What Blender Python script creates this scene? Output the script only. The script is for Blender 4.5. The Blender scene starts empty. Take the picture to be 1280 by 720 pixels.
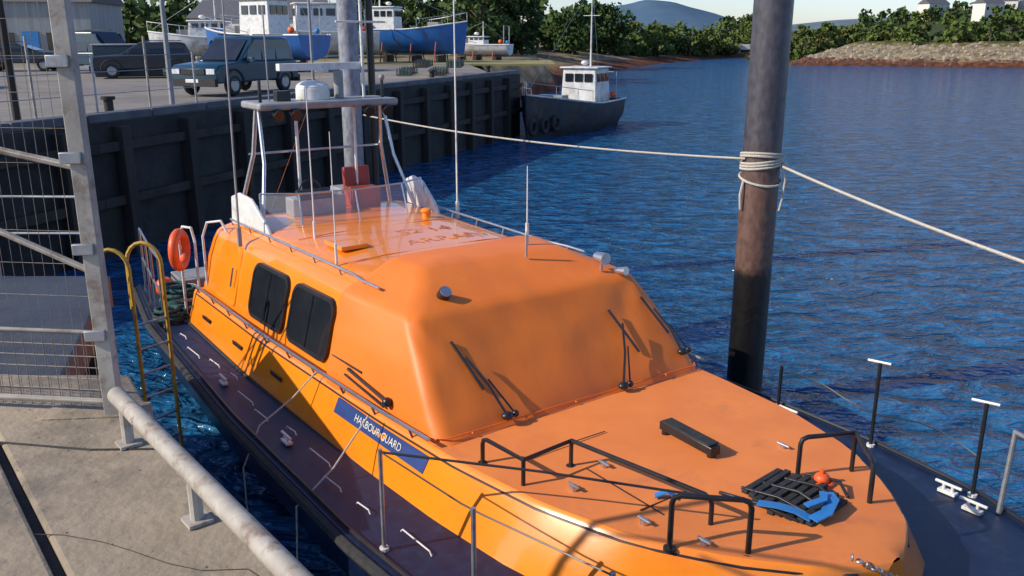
import bpy, math, random
import numpy as np
from mathutils import Vector, Matrix, noise
random.seed(7); rng=np.random.default_rng(7)
R=math.radians
# ------------------------------------------------------------------ materials
def nmat(name,col,col2=None,scale=4.,rough=.6,metal=0.,bump=0.,bscale=None,detail=6,spec=.5,coat=0.,lo=.35,hi=.65,third=None,tscale=.6,stretch=None,roughvar=0.,bdist=.02,tlo=.52,bstretch=None):
    m=bpy.data.materials.new(name); m.use_nodes=True
    nt=m.node_tree; n=nt.nodes; l=nt.links; b=n['Principled BSDF']
    b.inputs['Roughness'].default_value=rough; b.inputs['Metallic'].default_value=metal
    b.inputs['Specular IOR Level'].default_value=spec; b.inputs['Coat Weight'].default_value=coat
    tc=n.new('ShaderNodeTexCoord'); mp=n.new('ShaderNodeMapping'); l.new(tc.outputs['Object'],mp.inputs[0])
    if stretch: mp.inputs['Scale'].default_value=stretch
    if col2 is None: col2=tuple(c*.8 for c in col)
    t=n.new('ShaderNodeTexNoise'); t.inputs['Scale'].default_value=scale; t.inputs['Detail'].default_value=detail; t.inputs['Roughness'].default_value=.6
    l.new(mp.outputs[0],t.inputs['Vector'])
    r=n.new('ShaderNodeValToRGB'); r.color_ramp.elements[0].position=lo; r.color_ramp.elements[1].position=hi
    r.color_ramp.elements[0].color=(*col2,1); r.color_ramp.elements[1].color=(*col,1)
    l.new(t.outputs['Fac'],r.inputs[0]); out=r.outputs[0]
    if third:
        t3=n.new('ShaderNodeTexNoise'); t3.inputs['Scale'].default_value=tscale; t3.inputs['Detail'].default_value=8; t3.inputs['Roughness'].default_value=.7
        l.new(mp.outputs[0],t3.inputs['Vector'])
        r3=n.new('ShaderNodeValToRGB'); r3.color_ramp.elements[0].position=tlo; r3.color_ramp.elements[1].position=tlo+.16
        l.new(t3.outputs['Fac'],r3.inputs[0])
        mx=n.new('ShaderNodeMix'); mx.data_type='RGBA'; l.new(r3.outputs[0],mx.inputs[0]); l.new(out,mx.inputs[6]); mx.inputs[7].default_value=(*third,1); out=mx.outputs[2]
    l.new(out,b.inputs['Base Color'])
    if roughvar:
        mr=n.new('ShaderNodeMapRange'); mr.inputs[3].default_value=rough-roughvar; mr.inputs[4].default_value=rough+roughvar
        l.new(t.outputs['Fac'],mr.inputs[0]); l.new(mr.outputs[0],b.inputs['Roughness'])
    if bump:
        mp2=mp
        if bstretch: mp2=n.new('ShaderNodeMapping'); l.new(tc.outputs['Object'],mp2.inputs[0]); mp2.inputs['Scale'].default_value=bstretch
        t2=n.new('ShaderNodeTexNoise'); t2.inputs['Scale'].default_value=bscale or scale*3; t2.inputs['Detail'].default_value=8 if not bstretch else 3
        l.new(mp2.outputs[0],t2.inputs['Vector'])
        bp=n.new('ShaderNodeBump'); bp.inputs['Strength'].default_value=bump; bp.inputs['Distance'].default_value=bdist
        l.new(t2.outputs['Fac'],bp.inputs['Height']); l.new(bp.outputs[0],b.inputs['Normal'])
    return m
ORG=nmat('orange_paint',(.93,.27,.010),(.89,.245,.010),1.2,.24,coat=.6,roughvar=.06,third=(.86,.22,.012),tscale=.8,bump=.04,bscale=5)
DECKO=nmat('orange_nonslip_deck',(.78,.23,.05),(.70,.195,.045),2.2,.7,bump=.35,bscale=160,third=(.55,.17,.06),tscale=1.2,bdist=.004,tlo=.56)
TARP=nmat('orange_canvas',(.82,.20,.018),(.76,.175,.016),1.0,.5,bump=.25,bscale=1.8,bdist=.03,third=(.72,.165,.02),tscale=.6,bstretch=(1,1.5,.5))
NAVY=nmat('navy_paint',(.006,.014,.05),(.004,.008,.032),3,.32,third=(.014,.028,.065),tscale=5,bump=.08,bscale=30,bdist=.005)
NAVYD=nmat('navy_deck',(.006,.015,.055),(.004,.009,.034),5,.5,third=(.014,.030,.070),tscale=7,bump=.3,bscale=120,bdist=.004)
BLK=nmat('black_coated_tube',(.012,.012,.014),(.02,.02,.022),8,.35)
RUB=nmat('black_rubber',(.015,.015,.016),(.03,.03,.03),12,.8,bump=.3)
GLASS=nmat('dark_window_glass',(.012,.015,.02),(.02,.022,.028),2,.06,coat=.3)
WHT=nmat('white_paint',(.75,.75,.72),(.6,.6,.56),5,.4,third=(.45,.40,.33),tscale=4)
WORN=nmat('worn_fence_paint',(.42,.385,.33),(.28,.25,.21),7,.6,third=(.18,.12,.08),tscale=9,bump=.3,bscale=40,bdist=.004)
GALV=nmat('galvanised_steel',(.42,.43,.44),(.30,.31,.32),14,.45,metal=.6,third=(.3,.24,.18),tscale=6)
MESHM=nmat('fence_wire',(.24,.22,.20),(.15,.13,.11),14,.6,metal=.3,third=(.16,.09,.05),tscale=6)
STEEL=nmat('stainless_steel',(.62,.62,.63),(.5,.5,.5),9,.3,metal=.9)
GREYP=nmat('grey_paint',(.30,.30,.30),(.22,.22,.22),6,.5)
ROPE=nmat('mooring_rope',(.62,.58,.50),(.40,.36,.30),60,.9,bump=.6,bscale=120)
YEL=nmat('yellow_paint',(.62,.36,.03),(.42,.25,.03),8,.55,third=(.2,.14,.06),tscale=12)
BLUE=nmat('blue_plastic',(.03,.22,.55),(.03,.16,.42),6,.45)
PLATE=nmat('blue_name_board',(.03,.06,.22),(.02,.05,.18),6,.35)
BUOY=nmat('orange_plastic',(.85,.12,.02),(.7,.1,.02),8,.45)
RED=nmat('red_paint',(.35,.05,.03),(.25,.04,.03),6,.5)
CONC=nmat('concrete',(.36,.285,.20),(.25,.20,.14),2.0,.9,bump=.7,bscale=22,third=(.15,.125,.095),tscale=1.3,bdist=.012,tlo=.5)
CONCD=nmat('wet_concrete',(.11,.115,.125),(.07,.072,.08),1.5,.7,bump=.4,bscale=20,third=(.05,.05,.055),tscale=1)
SLIP=nmat('shaded_landing_concrete',(.050,.056,.070),(.030,.034,.042),1.2,.6,bump=.4,bscale=14,third=(.075,.07,.065),tscale=.8)  # landing colour darkened to stand for the shade lying on it
ASPH=nmat('yard_tarmac',(.22,.195,.165),(.15,.135,.12),.5,.9,bump=.3,bscale=20,third=(.30,.255,.19),tscale=.15)
TIMB=nmat('timber_fender',(.045,.036,.028),(.022,.019,.016),3,.85,bump=.6,bscale=14,stretch=(1,1,.15))
LEAF=nmat('foliage',(.115,.16,.035),(.05,.08,.018),.4,.75,detail=4,spec=.2,third=(.15,.14,.04),tscale=.15)
LEAF2=nmat('foliage_dark',(.075,.12,.03),(.032,.058,.016),.4,.8,detail=4,spec=.2)
BARK=nmat('bark',(.10,.075,.05),(.05,.04,.03),3,.9,bump=.5)
TEAL=nmat('blue_car_paint',(.006,.045,.075),(.005,.035,.06),3,.3,coat=.3)
DARKCAR=nmat('dark_car_paint',(.02,.024,.032),(.015,.018,.024),3,.3,coat=.3)
WHULL=nmat('white_hull',(.68,.69,.68),(.5,.5,.48),2,.4,third=(.3,.24,.17),tscale=1.2)
BHULL=nmat('blue_hull',(.02,.13,.42),(.015,.10,.32),2,.4,third=(.06,.09,.16),tscale=1.5)
GHULL=nmat('grey_hull',(.05,.055,.06),(.03,.033,.036),2,.6,third=(.12,.07,.045),tscale=1.5)
ROOFM=nmat('slate_roof',(.11,.11,.12),(.08,.08,.085),6,.8)
WALLM=nmat('rendered_wall',(.70,.67,.60),(.58,.55,.49),1,.85)
GREYCLAD=nmat('grey_cladding',(.28,.30,.32),(.20,.22,.24),.8,.6,stretch=(4,4,.3))
LAMPG=nmat('headlamp',(.7,.72,.75),(.5,.5,.5),9,.1)
INK=nmat('faded_lettering',(.88,.25,.012),(.36,.10,.05),7,.5,lo=.44,hi=.60)
def pile_mat(name,top,mid,low,z1,z2):
    m=bpy.data.materials.new(name); m.use_nodes=True; nt=m.node_tree; n=nt.nodes; l=nt.links; b=n['Principled BSDF']
    tc=n.new('ShaderNodeTexCoord'); sp=n.new('ShaderNodeSeparateXYZ'); l.new(tc.outputs['Object'],sp.inputs[0])
    mp=n.new('ShaderNodeMapping'); mp.inputs['Scale'].default_value=(2,2,1.1); l.new(tc.outputs['Object'],mp.inputs[0])
    t=n.new('ShaderNodeTexNoise'); t.inputs['Scale'].default_value=2.; t.inputs['Detail'].default_value=8; t.inputs['Roughness'].default_value=.7; l.new(mp.outputs[0],t.inputs['Vector'])
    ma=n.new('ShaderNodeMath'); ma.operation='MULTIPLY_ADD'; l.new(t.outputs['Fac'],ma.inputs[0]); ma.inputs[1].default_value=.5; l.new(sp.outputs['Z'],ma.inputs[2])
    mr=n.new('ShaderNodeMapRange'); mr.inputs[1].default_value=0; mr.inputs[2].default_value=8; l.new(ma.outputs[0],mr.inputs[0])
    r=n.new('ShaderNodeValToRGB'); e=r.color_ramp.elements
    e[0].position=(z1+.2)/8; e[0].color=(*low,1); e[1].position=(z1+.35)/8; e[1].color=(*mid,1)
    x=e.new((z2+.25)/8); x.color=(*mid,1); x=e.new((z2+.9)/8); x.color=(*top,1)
    l.new(mr.outputs[0],r.inputs[0])
    mx=n.new('ShaderNodeMix'); mx.data_type='RGBA'; mx.blend_type='MULTIPLY'; mx.inputs[0].default_value=.7
    t2=n.new('ShaderNodeTexNoise'); t2.inputs['Scale'].default_value=7; t2.inputs['Detail'].default_value=8; l.new(mp.outputs[0],t2.inputs['Vector'])
    r2=n.new('ShaderNodeValToRGB'); r2.color_ramp.elements[0].position=.35; r2.color_ramp.elements[0].color=(.5,.45,.42,1); r2.color_ramp.elements[1].position=.6; l.new(t2.outputs['Fac'],r2.inputs[0])
    l.new(r.outputs[0],mx.inputs[6]); l.new(r2.outputs[0],mx.inputs[7]); l.new(mx.outputs[2],b.inputs['Base Color'])
    b.inputs['Roughness'].default_value=.38
    bp=n.new('ShaderNodeBump'); bp.inputs['Strength'].default_value=.4; bp.inputs['Distance'].default_value=.02; l.new(t2.outputs['Fac'],bp.inputs['Height']); l.new(bp.outputs[0],b.inputs['Normal'])
    return m
PILE=pile_mat('weathered_shaded_pile',(.068,.066,.082),(.15,.088,.068),(.009,.009,.010),1.95,3.1)  # black lower band is shadow painted into the colour, weathered tones above
PILEG=pile_mat('grey_pile',(.27,.29,.33),(.24,.255,.28),(.10,.10,.09),1.0,3.0)
WALL=nmat('quay_wall_stone',(.035,.033,.032),(.014,.015,.015),1.2,.85,bump=.6,bscale=6,third=(.03,.038,.02),tscale=.7,stretch=(1,1,1.2),bdist=.05)
# ------------------------------------------------------------------ mesh accumulator
class G:
    def __init__(s): s.v=[];s.f=[];s.m=[];s.mats=[]
    def mi(s,mat):
        if mat not in s.mats: s.mats.append(mat)
        return s.mats.index(mat)
    def add(s,vs,fs,mat):
        o=len(s.v); s.v+= [tuple(v) for v in vs]; k=s.mi(mat)
        for f in fs: s.f.append(tuple(o+i for i in f)); s.m.append(k)
    def tube(s,pts,r,mat,seg=8,cap=True,r2=None):
        pts=[Vector(p) for p in pts]; vs=[];fs=[]; n=len(pts); up=Vector((0,0,1))
        prev=None
        for i,p in enumerate(pts):
            d=(pts[min(i+1,n-1)]-pts[max(i-1,0)]).normalized()
            if prev is None:
                a=d.cross(up) 
                if a.length<.05: a=d.cross(Vector((1,0,0)))
                a.normalize()
            else:
                a=(prev-d*prev.dot(d)).normalized()
            prev=a; b=d.cross(a)
            rr=r if r2 is None else r+(r2-r)*i/(n-1)
            for k in range(seg):
                t=2*math.pi*k/seg; vs.append(p+a*math.cos(t)*rr+b*math.sin(t)*rr)
        for i in range(n-1):
            for k in range(seg):
                k2=(k+1)%seg; fs.append((i*seg+k,i*seg+k2,(i+1)*seg+k2,(i+1)*seg+k))
        if cap: fs.append(tuple(range(seg))[::-1]); fs.append(tuple((n-1)*seg+k for k in range(seg)))
        s.add(vs,fs,mat)
    def box(s,c,size,mat,rz=0,rx=0,ry=0,taper=1.):
        M=Matrix.Rotation(rz,3,'Z')@Matrix.Rotation(ry,3,'Y')@Matrix.Rotation(rx,3,'X'); vs=[]
        for z in (-.5,.5):
            k=taper if z>0 else 1
            for x,y in ((-.5,-.5),(.5,-.5),(.5,.5),(-.5,.5)):
                vs.append(Vector(c)+M@Vector((x*size[0]*k,y*size[1]*k,z*size[2])))
        s.add(vs,[(3,2,1,0),(4,5,6,7),(0,1,5,4),(1,2,6,5),(2,3,7,6),(3,0,4,7)],mat)
    def loft(s,rings,mat,close=True,cap0=True,cap1=True):
        n=len(rings[0]); vs=[p for r in rings for p in r]; fs=[]
        for i in range(len(rings)-1):
            for k in range(n if close else n-1):
                k2=(k+1)%n; fs.append((i*n+k,i*n+k2,(i+1)*n+k2,(i+1)*n+k))
        if cap0: fs.append(tuple(range(n))[::-1])
        if cap1: fs.append(tuple((len(rings)-1)*n+k for k in range(n)))
        s.add(vs,fs,mat)
    def prism(s,poly,z0,z1,mat):
        n=len(poly); vs=[(x,y,z0) for x,y in poly]+[(x,y,z1) for x,y in poly]
        fs=[tuple(range(n))[::-1],tuple(range(n,2*n))]+[(k,(k+1)%n,n+(k+1)%n,n+k) for k in range(n)]
        s.add(vs,fs,mat)
    def torus(s,c,R0,r,mat,axis='Z',n=24,m=10,rz=0):
        vs=[];fs=[]
        M=Matrix.Rotation(rz,3,'Z')
        for i in range(n):
            t=2*math.pi*i/n
            for k in range(m):
                q=2*math.pi*k/m; x=(R0+r*math.cos(q))*math.cos(t); y=(R0+r*math.cos(q))*math.sin(t); z=r*math.sin(q)
                v=Vector((x,y,z)) if axis=='Z' else Vector((z,x,y))
                vs.append(Vector(c)+M@v)
        for i in range(n):
            for k in range(m): fs.append((i*m+k,((i+1)%n)*m+k,((i+1)%n)*m+(k+1)%m,i*m+(k+1)%m))
        s.add(vs,fs,mat)
    def ball(s,c,r,mat,sz=(1,1,1),n=14,m=9):
        rings=[]
        for j in range(1,m):
            ph=math.pi*j/m
            rings.append([Vector(c)+Vector((r*sz[0]*math.sin(ph)*math.cos(2*math.pi*k/n),r*sz[1]*math.sin(ph)*math.sin(2*math.pi*k/n),-r*sz[2]*math.cos(ph))) for k in range(n)])
        s.loft(rings,mat)
    def build(s,name,parent=None,bevel=0.,smooth=True,ang=35,segs=2):
        me=bpy.data.meshes.new(name); me.from_pydata(s.v,[],s.f)
        for m in s.mats: me.materials.append(m)
        me.polygons.foreach_set('material_index',s.m); me.update()
        import bmesh
        bm=bmesh.new(); bm.from_mesh(me); bmesh.ops.recalc_face_normals(bm,faces=bm.faces); bm.to_mesh(me); bm.free()
        if smooth: me.shade_smooth(); me.set_sharp_from_angle(angle=R(ang))
        o=bpy.data.objects.new(name,me); bpy.context.collection.objects.link(o)
        if parent: o.parent=parent
        if bevel:
            b=o.modifiers.new('bevel','BEVEL'); b.width=bevel; b.segments=segs; b.limit_method='ANGLE'; b.angle_limit=R(40)
        return o
def empty(name,loc=(0,0,0),rz=0):
    o=bpy.data.objects.new(name,None); bpy.context.collection.objects.link(o); o.location=loc; o.rotation_euler=(0,0,rz); o.empty_display_size=.3; return o
def text(name,s,size,loc,rot,mat,parent,ext=.004):
    c=bpy.data.curves.new(name,'FONT'); c.body=s; c.size=size; c.extrude=ext; c.align_x='CENTER'; c.align_y='CENTER'; c.materials.append(mat)
    o=bpy.data.objects.new(name,c); bpy.context.collection.objects.link(o); o.parent=parent; o.location=loc; o.rotation_euler=rot; return o
def interp(tab,u):
    us=[t[0] for t in tab]
    return [float(np.interp(u,us,[t[k] for t in tab])) for k in range(1,len(tab[0]))]
# ------------------------------------------------------------------ world, sun, camera
s_dir=Vector((-.80,-.24,.53)).normalized()
el=math.asin(s_dir.z)
w=bpy.data.worlds.new('World'); bpy.context.scene.world=w; w.use_nodes=True; wn=w.node_tree.nodes; wl=w.node_tree.links
sk=wn.new('ShaderNodeTexSky'); sk.sky_type='NISHITA'; sk.sun_disc=False; sk.sun_elevation=el; sk.sun_rotation=math.atan2(s_dir.x,s_dir.y); sk.air_density=1.0; sk.dust_density=.5; sk.ozone_density=2.5
tint=wn.new('ShaderNodeMix'); tint.data_type='RGBA'; tint.blend_type='MULTIPLY'; tint.inputs[0].default_value=1; tint.inputs[7].default_value=(.95,1.0,1.22,1)
bg=wn['Background']; bg.inputs[1].default_value=.15; wl.new(sk.outputs[0],tint.inputs[6]); wl.new(tint.outputs[2],bg.inputs[0])
sd_=bpy.data.lights.new('sun','SUN'); sd_.energy=5; sd_.angle=R(.5); sd_.color=(1,.90,.74)
so=bpy.data.objects.new('sun',sd_); bpy.context.collection.objects.link(so); so.rotation_euler=s_dir.to_track_quat('Z','Y').to_euler(); so.location=(-20,-5,30)
cam=bpy.data.cameras.new('camera'); co=bpy.data.objects.new('camera',cam); bpy.context.collection.objects.link(co); bpy.context.scene.camera=co
cam.sensor_width=36; cam.lens=36*1100/1280; cam.clip_end=6000; cam.clip_start=.05
co.location=(0,0,5); co.rotation_euler=(R(90)-math.atan(315/1100),0,0)
sc=bpy.context.scene; sc.view_settings.view_transform='Standard'; sc.view_settings.look='None'; sc.view_settings.exposure=0
# ------------------------------------------------------------------ water
def water():
    m=bpy.data.materials.new('sea_water'); m.use_nodes=True; nt=m.node_tree; n=nt.nodes; l=nt.links; b=n['Principled BSDF']
    tc=n.new('ShaderNodeTexCoord')
    def noi(scale,det,rot,st,dist=0.):
        mp=n.new('ShaderNodeMapping'); mp.inputs['Rotation'].default_value=(0,0,R(rot)); mp.inputs['Scale'].default_value=st; l.new(tc.outputs['Object'],mp.inputs[0])
        t=n.new('ShaderNodeTexNoise'); t.inputs['Scale'].default_value=scale; t.inputs['Detail'].default_value=det; t.inputs['Roughness'].default_value=.5; t.inputs['Distortion'].default_value=dist
        l.new(mp.outputs[0],t.inputs['Vector']); return t.outputs['Fac']
    a=noi(2.1,3,20,(.6,1,1),.8); c=noi(5.5,3,-12,(.65,1,1),.6); d=noi(.22,2,10,(.6,1,1))
    m1=n.new('ShaderNodeMath'); m1.operation='MULTIPLY_ADD'; l.new(c,m1.inputs[0]); m1.inputs[1].default_value=.34; l.new(a,m1.inputs[2])
    m2=n.new('ShaderNodeMath'); m2.operation='MULTIPLY_ADD'; l.new(d,m2.inputs[0]); m2.inputs[1].default_value=.8; l.new(m1.outputs[0],m2.inputs[2])
    bp=n.new('ShaderNodeBump'); bp.inputs['Strength'].default_value=1; bp.inputs['Distance'].default_value=.44
    l.new(m2.outputs[0],bp.inputs['Height']); l.new(bp.outputs[0],b.inputs['Normal'])
    r=n.new('ShaderNodeValToRGB'); e=r.color_ramp.elements; e[0].position=.38; e[0].color=(.006,.045,.115,1); e[1].position=.66; e[1].color=(.018,.135,.31,1)
    l.new(a,r.inputs[0]); l.new(r.outputs[0],b.inputs['Base Color'])
    b.inputs['Roughness'].default_value=.08; b.inputs['IOR'].default_value=1.33
    g=G(); g.add([(-3000,-60,0),(3000,-60,0),(3000,4500,0),(-3000,4500,0)],[(0,1,2,3)],m); o=g.build('water',smooth=False)
    g=G(); g.add([(-3000,-60,-3),(3000,-60,-3),(3000,4500,-3),(-3000,4500,-3)],[(0,1,2,3)],CONCD); g.build('seabed_ground',smooth=False)
water()
# ------------------------------------------------------------------ terrain
WP=[(-3,-60),(-3,60),(6,100),(12.8,131),(30,175),(53,220),(68,224),(60,195),(50,163),(83,147),(140,130),(320,95),(700,60),(700,-60)]
def sd(x,y):
    inside=False; best=1e9; n=len(WP)
    for i in range(n):
        x1,y1=WP[i]; x2,y2=WP[(i+1)%n]
        if (y1>y)!=(y2>y) and x<(x2-x1)*(y-y1)/(y2-y1)+x1: inside=not inside
        dx,dy=x2-x1,y2-y1; t=max(0,min(1,((x-x1)*dx+(y-y1)*dy)/(dx*dx+dy*dy)))
        best=min(best,math.hypot(x-x1-t*dx,y-y1-t*dy))
    return -best if inside else best
def hgt(x,y):
    d=sd(x,y)
    if d<0: return max(-2,d*.3)
    nz=noise.noise(Vector((x*.05,y*.05,0)))
    if x>46 and x-46>(y-150)*.12:
        z=min(d*.33,4.0)+.25*noise.noise(Vector((x*.3,y*.3,3)))*min(1,d/3)
        z+=19*math.exp(-((x-300)/110)**2-((y-480)/130)**2)
    else:
        z=min(d*.16,2.9)+max(0,d-40)*.004
        if x<5: z=min(max(z,2.95),3.05) if y<110 else z
    return z+nz*.5*min(1,max(0,d-10)/20)*(0 if (x<6 and y<110) else 1)
def terrain():
    m=bpy.data.materials.new('shore_ground'); m.use_nodes=True; nt=m.node_tree; n=nt.nodes; l=nt.links; b=n['Principled BSDF']; b.inputs['Roughness'].default_value=.95
    b.inputs['Specular IOR Level'].default_value=.1
    tc=n.new('ShaderNodeTexCoord'); sp=n.new('ShaderNodeSeparateXYZ'); l.new(tc.outputs['Object'],sp.inputs[0])
    t=n.new('ShaderNodeTexNoise'); t.inputs['Scale'].default_value=.35; t.inputs['Detail'].default_value=8; t.inputs['Roughness'].default_value=.7; l.new(tc.outputs['Object'],t.inputs['Vector'])
    ma=n.new('ShaderNodeMath'); ma.operation='MULTIPLY_ADD'; l.new(t.outputs['Fac'],ma.inputs[0]); ma.inputs[1].default_value=1.2; l.new(sp.outputs['Z'],ma.inputs[2])
    mr=n.new('ShaderNodeMapRange'); mr.inputs[1].default_value=0; mr.inputs[2].default_value=10; l.new(ma.outputs[0],mr.inputs[0])
    r=n.new('ShaderNodeValToRGB'); e=r.color_ramp.elements; e[0].position=.05; e[0].color=(.13,.05,.025,1); e[1].position=.13; e[1].color=(.19,.08,.045,1)
    for p,c in ((.17,(.36,.29,.19)),(.36,(.33,.27,.17)),(.42,(.20,.18,.07)),(.5,(.085,.10,.035)),(.8,(.07,.10,.035))):
        x=e.new(p); x.color=(*c,1)
    l.new(mr.outputs[0],r.inputs[0])
    v=n.new('ShaderNodeTexVoronoi'); v.inputs['Scale'].default_value=.9; l.new(tc.outputs['Object'],v.inputs['Vector'])
    r2=n.new('ShaderNodeValToRGB'); r2.color_ramp.elements[0].color=(1.15,1.1,1.05,1); r2.color_ramp.elements[1].color=(.35,.33,.31,1); r2.color_ramp.elements[1].position=.75; l.new(v.outputs['Distance'],r2.inputs[0])
    mx=n.new('ShaderNodeMix'); mx.data_type='RGBA'; mx.blend_type='MULTIPLY'; mx.inputs[0].default_value=.85; l.new(r.outputs[0],mx.inputs[6]); l.new(r2.outputs[0],mx.inputs[7]); l.new(mx.outputs[2],b.inputs['Base Color'])
    xs=list(np.arange(-800,-160,40))+list(np.arange(-160,-20,8))+list(np.arange(-20,330,2.5))+list(np.arange(330,1500,25))
    ys=list(np.arange(58,260,2.5))+list(np.arange(260,660,8))+list(np.arange(660,3000,60))
    vs=[(x,y,hgt(x,y)) for y in ys for x in xs]; nx=len(xs)
    fs=[(j*nx+i,j*nx+i+1,(j+1)*nx+i+1,(j+1)*nx+i) for j in range(len(ys)-1) for i in range(nx-1)]
    g=G(); g.add(vs,fs,m); g.build('shore_terrain',ang=180)
terrain()
def rocks():
    g=G(); m=nmat('shore_boulder',(.38,.31,.21),(.20,.165,.12),1.2,.9,bump=.4); m2=nmat('weedy_boulder',(.17,.075,.045),(.09,.045,.03),1.2,.9,bump=.4)
    for i in range(1300):
        t=random.random()**1.6; x=50+t*150; d=random.uniform(.5,12)
        yb=np.interp(x,[50,83,140,320],[163,147,130,95]); y=yb+d+.3
        z=hgt(x,y); s=random.uniform(.2,.7)
        vs=[(x+s*a*random.uniform(.7,1.1),y+s*b*random.uniform(.7,1.1),z+s*c*random.uniform(.6,1.)) for a,b,c in ((-1,-.7,-.3),(1,-.7,-.3),(.9,.8,-.3),(-1,.8,-.3),(-.6,-.4,.7),(.6,-.5,.6),(.5,.5,.7),(-.5,.5,.6))]
        g.add(vs,[(4,5,6,7),(0,1,5,4),(1,2,6,5),(2,3,7,6),(3,0,4,7)],m if z>1.1 else m2)
    g.build('shore_boulders',smooth=False)
rocks()
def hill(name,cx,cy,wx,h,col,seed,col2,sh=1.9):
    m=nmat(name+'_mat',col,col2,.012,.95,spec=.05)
    vs=[];N=70
    for j in range(12):
        for i in range(N):
            t=i/(N-1)*2-1; y=cy+(j/11-.0)*500
            prof=math.exp(-(abs(t)*sh)**1.6)*(.85+.22*noise.noise(Vector((t*3,seed,0))))+.07*noise.noise(Vector((t*9,seed,1)))*(1-t*t)+.15*(1-t*t)
            k=math.sin(min(1,j/6)*math.pi/2)
            vs.append((cx+t*wx,y,max(-2,h*prof*k+(0 if j else -2))))
    fs=[(j*N+i,j*N+i+1,(j+1)*N+i+1,(j+1)*N+i) for j in range(11) for i in range(N-1)]
    g=G(); g.add(vs,fs,m); g.build(name,ang=180)
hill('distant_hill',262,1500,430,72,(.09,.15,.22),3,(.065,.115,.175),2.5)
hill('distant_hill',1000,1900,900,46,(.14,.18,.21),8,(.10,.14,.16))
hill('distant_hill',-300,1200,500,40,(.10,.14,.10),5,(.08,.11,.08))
# ------------------------------------------------------------------ trees
def leaves(cx,cy,cz,h,w,ncl,per,ls,low=.22):
    P=[]
    for c in range(ncl):
        t=rng.random()*2*math.pi; rr=math.sqrt(rng.random())*.75; zz=rng.random()
        env=math.sin(math.pi*min(1,max(.12,zz*.85+.12)))**.6
        if low<.1: env=max(.25,(1-zz**2))**.5
        c0=np.array([cx+math.cos(t)*rr*w*.5*env*1.25,cy+math.sin(t)*rr*w*.5*env*1.25,cz+h*(low+(.92-low)*zz)])
        rad=w*(.13+.10*rng.random())
        d=rng.normal(size=(per,3)); d/=np.linalg.norm(d,axis=1)[:,None]; d*=(rng.random((per,1))**.45)*rad; d[:,2]*=.75
        P.append(c0+d)
    P=np.concatenate(P); N=len(P)
    a=rng.normal(size=(N,3)); a/=np.linalg.norm(a,axis=1)[:,None]; b=np.cross(a,rng.normal(size=(N,3))); b/=np.linalg.norm(b,axis=1)[:,None]
    s=ls*(.6+.8*rng.random((N,1)))
    return np.stack([P-a*s-b*s*.6,P+a*s-b*s*.6,P+a*s*.7+b*s*.6,P-a*s*.7+b*s*.6],1).reshape(-1,3)
def treeobj(name,lst,mat,ls,ncl,per,low=.22):
    g=G(); Q=[]
    for (x,y,z,h,w) in lst:
        g.tube([(x,y,z-.3),(x+.02*h,y,z+.3*h),(x+.03*h,y+.01*h,z+.65*h)],.035*h,BARK,6,r2=.008*h)
        for k in range(4):
            t=random.random()*6.28; z0=z+h*(.22+.08*k); g.tube([(x+.02*h,y,z0),(x+math.cos(t)*w*.18,y+math.sin(t)*w*.18,z0+.13*h),(x+math.cos(t)*w*.34,y+math.sin(t)*w*.34,z0+.2*h)],.014*h,BARK,5,r2=.004*h)
        Q.append(leaves(x,y,z,h,w,ncl,per,ls,low))
    Q=np.concatenate(Q); n=len(g.v); k=g.mi(mat); g.v+=[tuple(q) for q in Q]
    for i in range(len(Q)//4): g.f.append((n+4*i,n+4*i+1,n+4*i+2,n+4*i+3)); g.m.append(k)
    return g.build(name,smooth=False)
L=[]
for i in range(130):
    t=(i/130)**1.35; x=53+t*190; yb=np.interp(x,[50,83,140,320],[163,147,130,95]); y=yb+random.uniform(13,34)+(6 if i%3 else 0)
    L.append((x,y,hgt(x,y)-.3,random.choice((2.2,3.2,4.2,5.2,6.2))*random.uniform(.85,1.15),random.uniform(4,6.5)))
treeobj('distant_tree_line',L,LEAF,.34,15,24,.04)
L=[]
for i in range(70):
    t=i/69; x=8+t*58+random.uniform(-2,2); y=156+t*82+random.uniform(0,22); L.append((x,y,max(1,hgt(x,y))-.3,random.uniform(3.2,7.),random.uniform(5,8)))
treeobj('distant_tree_line',L,LEAF,.40,15,24,.05)
L=[]
for i in range(46):
    x=-120+i*2.9+random.uniform(-2,2); y=130+random.uniform(0,30); L.append((x,y,3,random.uniform(5,10),random.uniform(7,11)))
treeobj('distant_tree_line',L,LEAF2,.5,15,24,.08)
L=[]
for i in range(120):
    x=random.uniform(170,460); y=random.uniform(330,470); L.append((x,y,hgt(x,y)-.5,random.uniform(5,9),random.uniform(8,15)))
treeobj('hillside_woodland',L,LEAF2,.9,10,12,.05)
for x,y,h,wd in ((-3.5,96,10.5,8),(-7.5,100,11,7.5),(1.0,104,7.5,6),(9,135,6.5,7),(15,142,7,8),(-30,120,9,9),(-15,104,8,8)):
    treeobj('broadleaf_tree',[(x,y,2.6,h,wd)],LEAF2,.24,34,80,.14)
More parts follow.
